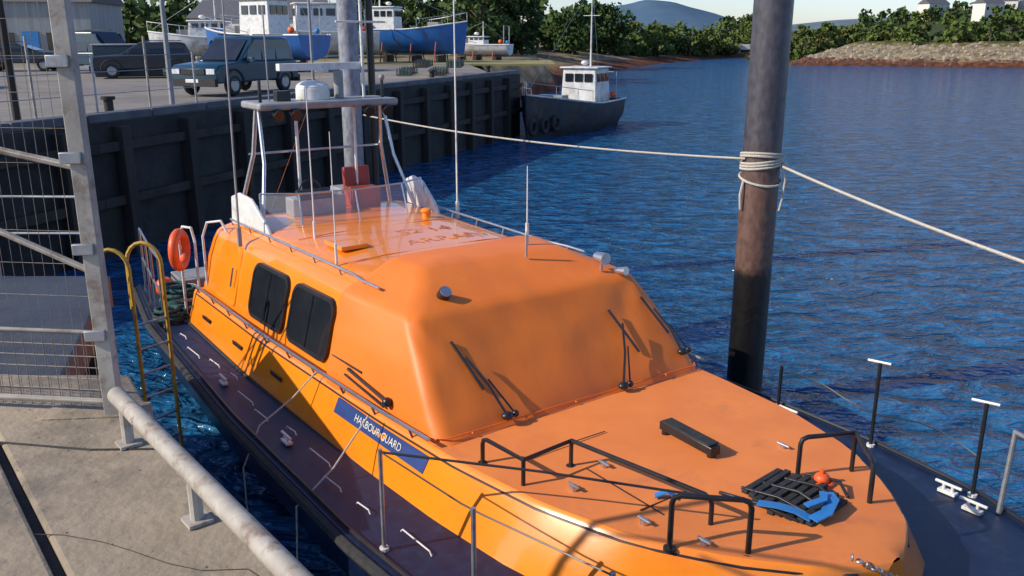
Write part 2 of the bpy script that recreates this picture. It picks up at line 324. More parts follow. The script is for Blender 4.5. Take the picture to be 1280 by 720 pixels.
for i in range(22):
    x=205+i*11+random.uniform(-4,4); y=395+random.uniform(-20,60); z=hgt(x,y)+2.2
    e=empty('white_house',(x,y,z),random.uniform(-.5,.5)); g=G(); L0,W0,H0=random.uniform(9,13),7,random.uniform(4,5.5)
    g.box((0,0,H0/2-1.5),(L0,W0,H0+3),WALLM); g.build('walls',e,smooth=False)
    g=G(); g.add([(-L0/2-.3,-W0/2-.3,H0),(L0/2+.3,-W0/2-.3,H0),(L0/2+.3,W0/2+.3,H0),(-L0/2-.3,W0/2+.3,H0),(-L0/2-.3,0,H0+2.4),(L0/2+.3,0,H0+2.4)],[(0,1,5,4),(2,3,4,5),(0,4,3),(1,2,5),(3,2,1,0)],ROOFM); g.box((L0*.3,0,H0+2.4),(.8,.8,1.6),WALLM); g.build('roof',e,smooth=False)
    g=G()
    for k in range(4): g.box((-L0/2+1.5+k*(L0-3)/3,-W0/2-.02,H0*.55),(1.1,.06,1.3),GLASS)
    g.build('windows',e,smooth=False)
e=empty('stone_bridge',(56,226,0)); g=G(); g.box((0,0,2.1),(16,3,.7),WALLM); 
for k in range(5): g.box((-7+k*3.5,0,.8),(.7,2.6,2.0),WALLM)
g.box((0,-1.4,2.75),(16,.25,.6),WALLM); g.build('deck_and_piers',e,smooth=False)
# ------------------------------------------------------------------ quay
QE=[(-15.2,5.5),(-9.45,19.89),(-4.75,33.5),(.42,47.09)]
e=empty('stone_quay'); g=G()
g.prism([QE[0],QE[1],QE[2],QE[3],(-1.2,48.5),(-4,60),(-160,60),(-160,5.5)],-3,3.08,WALL); g.build('wall',e,smooth=False)
g=G(); g.prism([(-15.1,5.6),(-9.5,19.95),(-4.8,33.55),(.3,47.0),(-1.25,48.3),(-4,70),(-160,70),(-160,5.6)],3.082,3.14,ASPH); g.build('yard_surface',e,smooth=False)
g=G()
for i in range(3):
    p=Vector(QE[i]); q=Vector(QE[i+1]); d=(q-p); a_=math.atan2(d.y,d.x); nn=Vector((-d.y,d.x)).normalized()
    n_=int(d.length/1.8)
    for k in range(n_):
        c_=p.lerp(q,(k+.5)/n_)+nn*.22; g.box((c_.x,c_.y,3.2+.006*((k*7)%3)),(d.length/n_-.02,.45,.2),CONCD,rz=a_)
g.build('coping',e,bevel=.03)
g=G()
for i in range(3):
    p=Vector(QE[i]); q=Vector(QE[i+1]); d=(q-p); L0=d.length; d.normalize(); k=.8
    nn=Vector((d.y,-d.x))
    while k<L0:
        c_=p+d*k+nn*.16; g.box((c_.x,c_.y,1.2),(.28,.3,3.6),TIMB,rz=math.atan2(d.y,d.x)+random.uniform(-.03,.03),rx=random.uniform(-.01,.01)); k+=2.3
    c_=(p+q)/2+nn*.12
    g.box((c_.x,c_.y,2.55),(L0,.16,.22),TIMB,rz=math.atan2(d.y,d.x)); g.box((c_.x,c_.y,1.3),(L0,.16,.22),TIMB,rz=math.atan2(d.y,d.x))
g.build('timber_fenders',e,bevel=.02)
for k,(x,y) in enumerate(((-9.9,22),(-6.8,30.6),(-3.5,39.5),(-1.2,45.2))):
    g=G(); g.tube([(x,y,3.1),(x,y,3.5)],.11,RUB,12); g.tube([(x,y,3.5),(x,y,3.58)],.17,RUB,12); g.build('mooring_bollard')
e=empty('quay_railing'); g=G(); P0=Vector((-13.2,11.2)); P1=Vector((-8.4,23.9))
for i in range(9):
    p=P0.lerp(P1,i/8); g.tube([(p.x,p.y,3.15),(p.x,p.y,5.0 if i%2 else 4.6)],.03,WORN if i%2 else GALV,8)
g.build('posts',e); g=G()
for z in (3.7,4.2,4.55): g.tube([(P0.x,P0.y,z),(P1.x,P1.y,z)],.010,GALV,6)
g.build('wires',e)
for x,y,r in ((-8.9,23.5,.07),(-11.2,20.2,.09),(-6.6,30,.05)):
    g=G(); g.tube([(x,y,3.1),(x,y,9)],r,TIMB if r==.09 else GREYP,10,r2=r*.7); g.box((x+.4,y,9),(1,.25,.12),GREYP); g.build('yard_lamp_post')
# ------------------------------------------------------------------ foreground platform
e=empty('concrete_platform'); g=G()
A=(-1.60,3.66);B=(-.02,1.76)
g.prism([(-2.85,4.3),(-2.0,4.3),A,B,(.3,-3),(-.85,-3),(-1.05,2.0)],-3,3.3,CONC)
g.prism([(-9,4.3),(-2.90,4.3),(-1.10,2.0),(-.90,-3),(-9,-3)],-3,3.31,CONC); g.build('slab',e,bevel=.015,smooth=False)
g=G(); g.prism([(-2.90,4.29),(-2.85,4.29),(-1.05,2.0),(-.85,-3),(-.90,-3),(-1.10,2.0)],2.9,3.27,RUB)
g.tube([(-9,3.62,3.312),(-4,3.56,3.312),(-2.38,3.53,3.312)],.006,RUB,5); g.tube([(-2.28,3.50,3.302),(-1.8,3.42,3.302),(-1.44,3.43,3.302)],.006,RUB,5)
pts=[(-2.0+.14*i+.04*noise.noise(Vector((i*.9,0,0))),2.9-.05*i+.09*noise.noise(Vector((i*.7,4,0))),3.3008) for i in range(11)]; g.tube(pts,.0022,RUB,4)
g.build('drain_channel_and_joints',e,smooth=False)
g=G()
for i in range(160):
    x=random.uniform(-2.6,-.5); y=random.uniform(2.2,3.9)
    if y< 3.66-(x+1.6)*1.2-.12 and y>2.0+ (-1.05-x)*1.25: s=random.uniform(.002,.005); g.ball((x,y,3.3+s*.4),s,CONC,sz=(1,1,.6),n=6,m=4)
g.build('loose_grit',e)
e=empty('pipe_kerb_rail'); g=G(); p0=Vector((-1.72,3.55,3.5)); p1=Vector((-.12,1.59,3.5))
g.tube([p0.lerp(p1,t) for t in np.linspace(0,1,8)],.038,WORN,14)
g.build('pipe',e); g=G()
for t in (.04,.36,.72,.97):
    p=p0.lerp(p1,t); g.tube([(p.x,p.y,3.29),(p.x,p.y,3.47)],.024,WORN,10); g.box((p.x,p.y,3.309),(.09,.09,.014),WORN,rz=.7)
g.build('posts',e)
e=empty('mesh_fence'); g=G(); fx,fy=-1.86,3.80
g.box((fx,fy,4.3),(.07,.07,3.0),WORN,rz=.1); g.box((-1.95,3.82,3.06),(.45,.16,.5),CONC,rz=.1)
FL=(-4.9,4.15)
g.tube([(FL[0],FL[1],3.3),(FL[0],FL[1],5.9)],.035,WORN,8)
def fp(t,z): return (fx+(FL[0]-fx)*t,fy+(FL[1]-fy)*t,z)
g.tube([fp(0,4.45),fp(.5,4.75),fp(1,5.05)],.017,WORN,8); g.tube([fp(0,3.98),fp(.28,4.34),fp(.5,4.62)],.016,WORN,8); g.tube([fp(0,3.36),fp(1,3.36)],.016,WORN,8); g.tube([fp(0,3.70),fp(1,3.70)],.010,WORN,8)
for z in (3.7,4.1,4.5,4.9): g.box((fx-.02,fy-.045,z),(.09,.02,.05),GALV,rz=.1)
g.build('frame',e,bevel=.004); g=G(); 
for i in range(1,62): g.tube([fp(i/62,3.33),fp(i/62,5.6)],.0013,MESHM,4,cap=False)
for i in range(31): 
    z=3.36+i*.055 if i<7 else 3.72+(i-6)*.15
    g.tube([fp(0,z),fp(1,z)],.0022 if i<7 else .0012,MESHM,4,cap=False)
for i in range(1,62): g.tube([fp(i/62+.004,3.33),fp(i/62+.004,3.7)],.0022,MESHM,4,cap=False)
g.build('mesh',e)
e=empty('lower_landing'); g=G(); g.prism([(-9.5,5.9),(-3.35,5.9),(-4.45,9.4),(-9.5,9.4)],2.1,2.45,SLIP)
for x,y in ((-3.7,6.2),(-4.6,9.1),(-6.5,9.1),(-6.5,6.2)): g.tube([(x,y,-3),(x,y,2.12)],.16,TIMB,10)
g.build('deck_and_legs',e,bevel=.02,smooth=False); g=G()
for z in (2.95,3.35):
    g.tube([(-4.5,9.3,z),(-8,9.35,z)],.014,GALV,8)
for t in (0,1.1,2.2,3.3): g.tube([(-4.5-t,9.3,2.45),(-4.5-t,9.3,3.37)],.016,GALV,8)
g.build('handrail',e)
e=empty('yellow_ladder'); g=G()
for dx in (0,.42):
    x,y=-4.32+dx*.55,9.6+dx*.8
    pts=[(x,y,-.5),(x,y,2.45)]+[(x-.20+.20*math.cos(t),y,2.45+.25*math.sin(t)) for t in np.linspace(.2,3.0,9)]+[(x-.40,y,1.9)]
    g.tube(pts,.024,YEL,8)
for k in range(8): z=-.3+k*.3; g.tube([(-4.32,9.6,z),(-4.09,9.94,z)],.014,GALV,6)
g.build('rails_and_rungs',e)
# ------------------------------------------------------------------ piles and ropes
PX,PY=3.27,11.55
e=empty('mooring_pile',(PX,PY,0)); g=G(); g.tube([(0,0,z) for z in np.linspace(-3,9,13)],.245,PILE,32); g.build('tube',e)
g=G()
def wrap(z0,n,rad,tilt,ph):
    g.tube([(rad*math.cos(t+ph),rad*math.sin(t+ph),z0+.03*t/6.28*1.2+tilt*math.cos(t)) for t in np.linspace(0,6.28*n,26*n)],.017,ROPE,6)
wrap(3.34,3,.262,.03,0); wrap(3.46,2,.266,-.04,1); wrap(3.18,1,.268,.07,2)
g.tube([(.22,-.2,3.4),(.27,-.2,3.2),(.25,-.2,2.95),(.22,-.2,2.8)],.014,ROPE,6); g.tube([(-.24,-.1,3.2),(-.28,-.12,3.0),(-.26,-.1,2.8)],.017,ROPE,6); g.ball((.27,-.14,3.38),.05,ROPE)
g.build('rope_turns',e)
e=empty('mooring_pile',(-3.08,17.2,0)); g=G(); g.tube([(0,0,-3),(0,0,10)],.19,PILEG,24); g.build('tube',e); g=G(); g.tube([(.36,.3,-3),(.36,.3,10)],.07,BLK,12); g.build('guide',e)
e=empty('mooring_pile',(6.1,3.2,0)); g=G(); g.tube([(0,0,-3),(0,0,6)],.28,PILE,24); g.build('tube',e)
def rope(name,p,q,sag,r):
    p,q=Vector(p),Vector(q); g=G(); g.tube([p.lerp(q,t)-Vector((0,0,sag*4*t*(1-t))) for t in np.linspace(0,1,24)],r,ROPE,6); g.build(name)
rope('mooring_rope',(-2.85,17.1,3.55),(PX-.24,PY-.1,3.47),.12,.014)
rope('mooring_rope',(PX+.22,PY-.2,3.38),(5.95,3.2,2.95),.14,.017)
# ------------------------------------------------------------------ THE LIFEBOAT
boat=empty('orange_lifeboat',(.77,7.95,0),math.atan2(-.815,.58))
def stations(tab,us): return [(u,*interp(tab,u)) for u in us]
HT=[(-9.2,2.15,.95),(-7,2.45,.95),(-3,2.62,.97),(0,2.62,1.0),(1.5,2.52,1.03),(2.7,2.28,1.07),(3.7,1.8,1.12),(4.6,1.1,1.2),(5.2,.5,1.26),(5.5,.04,1.3)]
us=sorted(set(list(np.arange(-9.2,5.3,.3))+[5.35,5.5])); rings=[]
for u,w_,z in stations(HT,us):
    k=1-max(0,(u-2)/3.5)*.55
    rings.append([(u,-w_,z),(u,-w_*.995,z-.12),(u,-w_*k*.97,z-.5),(u-.1,-w_*k*.8,-.1),(u-.3,-w_*k*.3,-.8),(u-.3,w_*k*.3,-.8),(u-.1,w_*k*.8,-.1),(u,w_*k*.97,z-.5),(u,w_*.995,z-.12),(u,w_,z)])
g=G(); g.loft(rings,NAVY,close=False); 
dk=G(); dr=[[(u,-w_+.005,z+.004),(u,-w_*.5,z+.03),(u,0,z+.05),(u,w_*.5,z+.03),(u,w_-.005,z+.004)] for u,w_,z in stations(HT,us)]; dk.loft(dr,NAVYD,close=False,cap0=False,cap1=False)
g.build('hull',boat); dk.build('weather_deck',boat)
g=G()
for sgn in (-1,1):
    g.tube([(u,sgn*(w_+.02),z-.05) for u,w_,z in stations(HT,us)],.055,RUB,8)
g.build('rubbing_strake',boat)
g=G()
for sgn in (-1,1): g.tube([(u,sgn*(w_-.06),z+.03) for u,w_,z in stations(HT,us[:-1])],.018,BLK,6)
g.build('toe_rail',boat)
LT=[(-6.7,2.0,1.84,1.46),(-4,2.04,1.84,1.47),(-1,1.98,1.74,1.49),(.2,1.93,1.66,1.5),(1.2,1.84,1.52,1.52),(2.0,1.62,1.27,1.53),(2.6,1.24,.90,1.54),(3.0,.80,.52,1.54),(3.17,.42,.24,1.53),(3.24,.12,.06,1.52)]
us2=sorted(set(list(np.arange(-6.7,3.0,.2))+[2.8,2.95,3.0,3.08,3.14,3.2,3.24]))
from_tab=lambda u: interp(LT,u)
sideg=G(); topg=G(); rs=[];rt=[]
for u in us2:
    wb,wt,z=from_tab(u)
    S=[(u+ (.12 if u>2.9 else 0),-wb,.96),(u+.03,-(wb*.6+wt*.4),z-.28),(u,-(wt+.03),z-.05),(u,-(wt+.010),z-.015),(u,-(wt-.015),z)]
    rs.append(S); rt.append([(u,-(wt-.015),z),(u,-wt*.6,z+.018),(u,0,z+.03),(u,wt*.6,z+.018),(u,(wt-.015),z)])
sideg.loft(rs,ORG,close=False,cap0=False,cap1=False)
sideg.loft([[(x,-y,z) for x,y,z in r] for r in rs],ORG,close=False,cap0=False,cap1=False)
sideg.loft([rs[-1],[(x,-y,z) for x,y,z in rs[-1]]],ORG,close=False,cap0=False,cap1=False)
wb,wt,z=from_tab(-6.7); sideg.add([(-6.7,-wb,.96),(-6.7,-wt,z),(-6.7,wt,z),(-6.7,wb,.96)],[(0,1,2,3)],ORG)
topg.loft(rt,DECKO,close=False,cap0=False,cap1=False)
sideg.build('house_sides',boat,ang=40); topg.build('foredeck',boat,ang=60)
def ring(z,uf,ur,hf,hr,rad,n=6,M=30):
    cs=[(uf,-hf,-math.pi/2,0),(uf,hf,0,math.pi/2),(ur,hr,math.pi/2,math.pi),(ur,-hr,math.pi,1.5*math.pi)]
    pts=[]; corner=[]
    for (x,y,a0,a1) in cs:
        cx=x-rad*(1 if x==uf else -1); cy=y-rad*(1 if y>0 else -1)
        corner.append([(cx+rad*math.cos(a0+(a1-a0)*i/n),cy+rad*math.sin(a0+(a1-a0)*i/n)) for i in range(n+1)])
    for i in range(4):
        pts+=corner[i]; p=corner[i][-1]; q=corner[(i+1)%4][0]
        pts+=[(p[0]+(q[0]-p[0])*k/M,p[1]+(q[1]-p[1])*k/M) for k in range(1,M)]
    return [(x,y,z) for x,y in pts]
CT=[(1.45,-.10,-6.62,1.64,1.80,.18),(1.6,-.24,-6.6,1.62,1.78,.18),(2.0,-.62,-6.55,1.53,1.70,.18),(2.25,-.86,-6.5,1.46,1.62,.18),(2.36,-.96,-6.46,1.42,1.57,.18),(2.40,-1.02,-6.43,1.38,1.53,.18),(2.50,-1.30,-6.3,1.16,1.30,.18),(2.525,-1.45,-6.2,1.05,1.20,.18),(2.555,-1.9,-5.9,.7,.8,.15),(2.565,-2.6,-5.2,.3,.3,.1)]
g=G(); g.loft([ring(*c) for c in CT],ORG,cap0=False); g.build('cabin',boat,ang=22)
# canvas cover over wheelhouse front
TT=[(1.46,-.055,-2.32,1.675,1.80,.16),(1.63,-.19,-2.32,1.655,1.78,.16),(2.03,-.57,-2.32,1.565,1.69,.16),(2.28,-.81,-2.32,1.50,1.61,.15),(2.40,-.92,-2.32,1.46,1.56,.15),(2.44,-.97,-2.32,1.42,1.52,.15),(2.475,-1.06,-2.32,1.34,1.44,.15),(2.58,-1.36,-2.32,1.10,1.20,.15),(2.68,-1.62,-2.32,.96,1.0,.15),(2.70,-1.75,-2.30,.85,.88,.15),(2.71,-1.95,-2.27,.4,.5,.1)]
zs=[t[0] for t in TT]; rings=[]
def fold(x,y,z):
    k=0
    for cy in (-1.45,1.45):
        dx,dz=(y-cy),(z-2.5); r_=math.hypot(dx,dz)+.05; a=math.atan2(dz,dx)
        k+=.006*math.sin(a*9+cy)*math.exp(-((r_-.5)/.4)**2)
    return k
for zz in list(np.linspace(1.46,2.38,26))+zs[4:]:
    p=[float(np.interp(zz,zs,[t[k] for t in TT])) for k in range(1,6)]
    r=ring(zz,*p); rr=[]
    for (x,y,z) in r:
        v=Vector((x*1.3,y*1.3,z*1.3)); k=noise.noise(v)*.035+noise.noise(v*2.4)*.010
        k+=fold(x,y,z)
        rr.append((x+k*(.7 if x>-2.2 else 0),y+k*(1 if y>0 else -1)*.5,z+(noise.noise(Vector((x*3,y*3,0)))*.035 if zz<1.5 else k*.6)))
    rings.append(rr)
g=G(); g.loft(rings,TARP,cap0=False); g.build('canvas_cover',boat,ang=30)
g=G(); nf=len(rings[0])//4*1+16; g.tube([(x,y,z+.03) for x,y,z in rings[2][:nf+24]],.007,TARP,6)
for k in range(2,46,6): x,y,z=rings[2][k]; g.ball((x+.01,y,z+.02),.013,TARP)
g.build('cover_hem',boat)
def rrect(w,h,r,n=5):
    out=[]
    for cx,cy,a0 in ((w/2-r,h/2-r,0),(-w/2+r,h/2-r,90),(-w/2+r,-h/2+r,180),(w/2-r,-h/2+r,270)):
        for i in range(n+1): t=R(a0+90*i/n); out.append((cx+r*math.cos(t),cy+r*math.sin(t)))
    return out
def side_pt(u,z,sg,off):
    zs=[c[0] for c in CT]; hf=np.interp(z,zs,[c[3] for c in CT]); hr=np.interp(z,zs,[c[4] for c in CT]); uf=np.interp(z,zs,[c[1] for c in CT]); ur=-6.5
    t=(u-uf)/(ur-uf); return (u,sg*(hf+(hr-hf)*t+off),z)
for sg in (-1,1):
    g=G(); gf=G()
    for u0 in (-2.95,-4.15,-5.4):
        if u0==-5.4 and sg<0: continue
        rr=rrect(.98,.60,.12); o_=[side_pt(u0+x,1.92+y,sg,.034) for x,y in rr]; g.add(o_,[tuple(range(len(o_)))],GLASS)
        rr2=rrect(1.06,.68,.15); a1=[side_pt(u0+x,1.92+y,sg,.042) for x,y in rr2]; a2=[side_pt(u0+x,1.92+y,sg,.042) for x,y in rr]; a3=[side_pt(u0+x,1.92+y,sg,-.01) for x,y in rr2]
        gf.loft([a3,a1,a2,[(x,y-sg*.02,z) for x,y,z in a2]],BLK,cap0=False,cap1=False)
        gf.tube([side_pt(u0,1.63,sg,.04),side_pt(u0,2.21,sg,.04)],.012,BLK,6)
    g.build('side_window_glass',boat,smooth=False); gf.build('side_window_frames',boat)
g=G()
pts=[side_pt(-5.55+x,1.93+y,-1,.02) for x,y in rrect(.72,.78,.1)]; pts2=[side_pt(-5.55+x,1.93+y,-1,-.01) for x,y in rrect(.76,.82,.1)]
g.loft([pts2,pts],ORG,cap0=False); g.tube([side_pt(-5.3,1.8,-1,.06),side_pt(-5.3,2.05,-1,.06)],.012,STEEL,6); g.build('side_door',boat)
g=G()
for sg in (-1,1):
    us3=np.linspace(-6.5,-.15,20); pts=[]
    for u in us3:
        wb,wt,z=from_tab(u); pts.append((u,sg*(wt+.05),z+.09))
    g.tube(pts,.018,STEEL,8)
    for p in pts[::2]: g.tube([p,(p[0],p[1]-sg*.04,p[2]-.11)],.012,STEEL,6)
    pts=[side_pt(u,2.44,sg,.0) for u in np.linspace(-6.1,-1.75,14)]
    pts=[(p[0],p[1]+sg*(.05 if p[0]>-2.4 else 0),p[2]+.10) for p in pts]; g.tube(pts,.016,STEEL,8)
    for p in pts[::2]: g.tube([p,(p[0],p[1]-sg*.03,p[2]-.12)],.01,STEEL,6)
g.build('hand_rails',boat)
g=G()
for u in (-2.9,-4.35): g.tube([(u,-1.15,2.535),(u,-.7,2.562),(u,.7,2.562),(u,1.15,2.535)],.006,ORG,5)
g.box((-3.6,-.85,2.585),(.5,.35,.05),ORG); g.tube([(-4.6,.85,2.54),(-4.6,.85,2.64)],.06,ORG,14); g.ball((-4.6,.85,2.64),.085,ORG,sz=(1,1,.5))
g.build('roof_seams_and_vents',boat,bevel=.01)
g=G()
for sg in (-1,1):
    g.tube([(u,sg*(from_tab(u)[1]+.03),from_tab(u)[2]-.05) for u in np.linspace(-6.6,3.15,40)],.010,BLK,6)
    g.tube([(u,sg*(from_tab(u)[0]+.005),.985) for u in np.linspace(-6.6,2.85,40)],.02,RUB,6)
    for u in np.arange(-5.9,-2,1.3): g.box((u,sg*(from_tab(u)[0]*.55+from_tab(u)[1]*.45+.02),1.22),(.32,.012,.05),BLK)
g.build('shoulder_trim',boat)
wbm=lambda u,z: -(np.interp(z,[.96,1.2,1.42],[from_tab(u)[0],from_tab(u)[0]*.6+from_tab(u)[1]*.4,from_tab(u)[1]+.04])+.016)
g=G(); q=[(-1.85,wbm(-1.85,1.28),1.28),(-.15,wbm(-.15,1.28),1.28),(-.15,wbm(-.15,1.42),1.42),(-1.85,wbm(-1.85,1.42),1.42)]
g.add(q+[(x,y+.02,z) for x,y,z in q],[(0,1,2,3),(7,6,5,4),(0,4,5,1),(1,5,6,2),(2,6,7,3),(3,7,4,0)],PLATE); g.build('name_board',boat,smooth=False)
v1=Vector(q[1])-Vector(q[0]); v2=Vector(q[3])-Vector(q[0]); X=v1.normalized(); Nn=X.cross(v2).normalized(); Y=Nn.cross(X)
t=text('name_lettering','HARBOUR GUARD',.105,(0,0,0),(0,0,0),WHT,boat,.002); cpos=(Vector(q[0])+Vector(q[2]))/2+Nn*.006
t.matrix_local=Matrix.Translation(cpos)@Matrix((X,Y,Nn)).transposed().to_4x4()
t=text('roof_lettering','ARRAN',.34,(-3.25,.35,2.5655),(0,0,R(90)),INK,boat,.001)
t=text('roof_lettering_b','52 14',.34,(-3.8,.35,2.5655),(0,0,R(90)),INK,boat,.001)
def front_pt(z,v,off=.06):
    zs=[c[0] for c in CT]; return (float(np.interp(z,zs,[c[1] for c in CT]))+.045+off,v,z+off*.6)
g=G()
def wiper(zb,vb,zt,vt,blade):
    p=front_pt(zb,vb,.07); q=front_pt(zt,vt,.09); g.tube([p,((p[0]+q[0])/2+.03,(p[1]+q[1])/2,(p[2]+q[2])/2+.03),q],.013,BLK,6)
    g.ball(p,.05,BLK,sz=(1,1.2,.8)); p2=front_pt(zb,vb+.09,.07); q2=front_pt(zb+(zt-zb)*.6,vt*.6+vb*.4+.06,.09); g.tube([p2,q2],.009,BLK,6); g.ball(p2,.035,BLK)
    a_=front_pt(zt+blade*.28,vt-.05,.05); b_=front_pt(zt-blade*.5,vt+.07,.05); g.tube([a_,b_],.014,BLK,6)
wiper(1.58,-.92,2.05,-1.10,.5); wiper(1.55,.50,2.02,.85,.5); wiper(1.68,1.46,2.08,1.36,.45)
p=side_pt(-.95,1.66,-1,.1);q=side_pt(-1.75,1.75,-1,.12); g.tube([p,q],.018,BLK,6); g.ball(p,.05,BLK); g.tube([side_pt(-1.0,1.60,-1,.1),side_pt(-1.8,1.68,-1,.12)],.012,BLK,6); g.tube([side_pt(-1.5,1.78,-1,.1),side_pt(-2.15,1.78,-1,.1)],.014,BLK,6)
g.build('windscreen_wipers',boat)
g=G(); g.tube([(-1.1,1.05,2.5),(-1.1,1.05,2.60)],.02,STEEL,8); g.tube([(-1.18,1.05,2.64),(-1.02,1.05,2.64)],.055,STEEL,14,r2=.07); g.tube([(-1.0,1.18,2.5),(-.85,1.2,2.52)],.03,STEEL,10,r2=.05)
g.tube([(-1.18,-.95,2.52),(-1.12,-.95,2.58)],.065,BLK,14); g.tube([(-1.13,-.95,2.57),(-1.11,-.95,2.59)],.06,STEEL,14)
g.build('roof_lamps_and_horn',boat)
def whip(name,u,v,z0,z1,r=.012,mat=WHT,lean=(0,0)):
    g=G(); g.tube([(u,v,z0),(u,v,z0+.25)],r*2,mat,8); g.tube([(u,v,z0+.2),(u+lean[0],v+lean[1],z1)],r,mat,6,r2=r*.5); g.build(name,boat)
whip('whip_antenna',-1.9,.62,2.7,3.6,.011); whip('whip_antenna_b',-4.9,1.55,2.4,7.5,.016); whip('whip_antenna_c',-5.2,-1.62,2.35,7,.016,GREYP,(-.1,.1)); whip('whip_antenna_d',-4.3,-.95,2.5,4.4,.011)
whip('whip_antenna_e',-3.0,-1.25,2.5,4.0,.009)
whip('whip_antenna_f',-1.55,.35,2.66,2.95,.008,STEEL)
CLR=bpy.data.materials.new('clear_perspex'); CLR.use_nodes=True; b_=CLR.node_tree.nodes['Principled BSDF']; b_.inputs['Base Color'].default_value=(.75,.78,.8,1); b_.inputs['Roughness'].default_value=.05; b_.inputs['Alpha'].default_value=.22
g=G(); W=[(-5.35,-1.25),(-5.05,-.8),(-4.95,0),(-5.05,.8),(-5.35,1.3)]
for i in range(4):
    a_,c_=W[i],W[i+1]; g.add([(a_[0],a_[1],2.56),(c_[0],c_[1],2.56),(c_[0]-.12,c_[1]*.97,2.96),(a_[0]-.12,a_[1]*.97,2.96)],[(0,1,2,3)],CLR)
g.build('flybridge_windscreen',boat,smooth=False)
g=G(); g.tube([(a[0]-.12,a[1]*.97,2.96) for a in W],.013,STEEL,6)
for a in W: g.tube([(a[0],a[1],2.54),(a[0]-.12,a[1]*.97,2.96)],.012,STEEL,6)
g.build('windscreen_frame',boat)
g=G(); WG=[(-4.95,-1.30,2.48),(-6.1,-1.42,2.48),(-6.1,-1.40,2.86),(-5.85,-1.38,2.94),(-5.5,-1.34,2.90),(-5.1,-1.31,2.64)]
for sg in (1,-1):
    a_=[(x,sg*y,z) for x,y,z in WG]; c_=[(x,sg*(y+.05),z) for x,y,z in WG]; g.loft([a_,c_],WHT)
g.build('flybridge_wings',boat,bevel=.015)
g=G(); g.box((-5.75,-.3,2.68),(.30,.8,.26),GREYP); g.box((-5.68,-.35,2.84),(.2,.5,.08),BLK,ry=.4); g.torus((-5.95,-.3,2.85),.16,.015,BLK,'X'); g.box((-5.9,.5,2.7),(.4,.42,.3),RED); g.box((-6.08,.5,2.95),(.08,.42,.35),RED,ry=-.1); g.box((-6.3,.5,2.65),(.4,.5,.3),GREYP)
g.build('helm_console',boat,bevel=.02)
g=G()
for v in (-.95,.95):
    g.tube([(-6.4,v*1.3,2.4),(-6.2,v*1.05,3.4),(-6.1,v,4.02)],.032,STEEL,8); g.tube([(-5.5,v*1.25,2.5),(-5.8,v*1.05,3.3),(-6.0,v,4.02)],.026,STEEL,8)
g.tube([(-6.25,-1.05,3.4),(-6.25,1.05,3.4)],.016,STEEL,8); g.tube([(-6.05,-.4,2.6),(-6.05,-.4,4.0)],.026,WHT,8); g.tube([(-6.05,.5,2.6),(-6.05,.5,4.0)],.022,WHT,8)
g.build('mast_arch_legs',boat)
g=G(); g.box((-6.05,0,4.08),(.75,2.1,.10),GREYP); g.build('mast_platform',boat,bevel=.03)
g=G(); g.tube([(-6.1,-.1,4.13),(-6.1,-.1,4.29)],.24,WHT,20); g.ball((-6.1,-.1,4.30),.24,WHT,sz=(1,1,.4)); g.tube([(-6.2,.35,4.13),(-6.2,.35,4.52)],.07,GREYP,12); g.box((-6.2,.1,4.58),(.12,1.4,.10),WHT,rz=.15); g.tube([(-6.2,.1,4.5),(-6.2,.1,4.56)],.10,WHT,14)
g.tube([(-6.2,.75,4.1),(-6.2,.75,6.0)],.024,WHT,8); g.box((-6.2,.75,5.2),(.03,.8,.03),WHT); g.ball((-6.2,.75,6.0),.06,LAMPG)
for v in (-.8,-.55,.55,.85): g.tube([(-5.75,v,4.0),(-5.62,v,3.95)],.06,BLK,12,r2=.08)
g.tube([(-5.9,.9,4.1),(-5.9,.9,4.4)],.025,BLK,8); g.ball((-5.9,.9,4.42),.045,GREYP); g.tube([(-5.9,-.95,4.1),(-5.9,-.95,4.42)],.025,BLK,8); g.box((-6.0,-.6,4.2),(.15,.2,.14),BLK); g.tube([(-6.1,-.75,4.1),(-6.1,-.75,5.4)],.012,GREYP,6)
g.build('radar_and_lights',boat,bevel=.01)
g=G()
g.tube([(-6.2,.75,5.9),(-9.0,0,1.6)],.005,STEEL,4); g.build('rigging',boat)
g=G()
for sg in (-1,1):
    for u in np.arange(-9.0,-6.6,.75):
        w_,z=interp(HT,u); p=(u,sg*(w_-.15),z); g.tube([p,(p[0],p[1],z+1.0)],.020,STEEL,8)
    for h in (.5,1.0): g.tube([(u,sg*(interp(HT,u)[0]-.15),.97+h) for u in (-9,-8.2,-7.4,-6.7)],.018,STEEL,8)
    g.tube([(-6.9,sg*1.95,1.0),(-6.9,sg*1.95,2.2),(-6.85,sg*1.9,2.36),(-6.6,sg*1.85,2.38),(-6.55,sg*1.83,2.2),(-6.55,sg*1.83,1.5)],.020,WHT,8)
    g.tube([(-6.3,sg*1.78,1.6),(-6.3,sg*1.78,2.3),(-6.25,sg*1.72,2.5),(-6.0,sg*1.6,2.55),(-5.9,sg*1.56,2.4)],.018,WHT,8)
g.build('aft_rails',boat)
g=G(); g.torus((-6.75,-2.0,2.05),.24,.07,BUOY,'X',28,12,rz=R(55)); 
g.build('life_ring',boat)
NETM=nmat('fishing_net',(.03,.13,.11),(.02,.05,.06),20,.9,bump=.8)
g=G(); g.box((-7.6,0,1.25),(1.1,1.8,.5),ORG); g.box((-8.5,.9,1.2),(.6,.7,.4),GREYP); g.box((-8.3,-1.4,1.12),(.7,.6,.3),GREYP)
for k in range(9): g.torus((-7.5+.08*math.sin(k*3),-1.85+.07*math.cos(k*2),1.04+.035*k),.28-.015*k,.035,NETM if k%3 else ROPE,'Z',20,6)
for k in range(6): g.torus((-6.9+.06*math.sin(k*3),-2.2+.05*math.cos(k*2),1.02+.03*k),.2-.01*k,.03,NETM if k%2 else RUB,'Z',20,6)
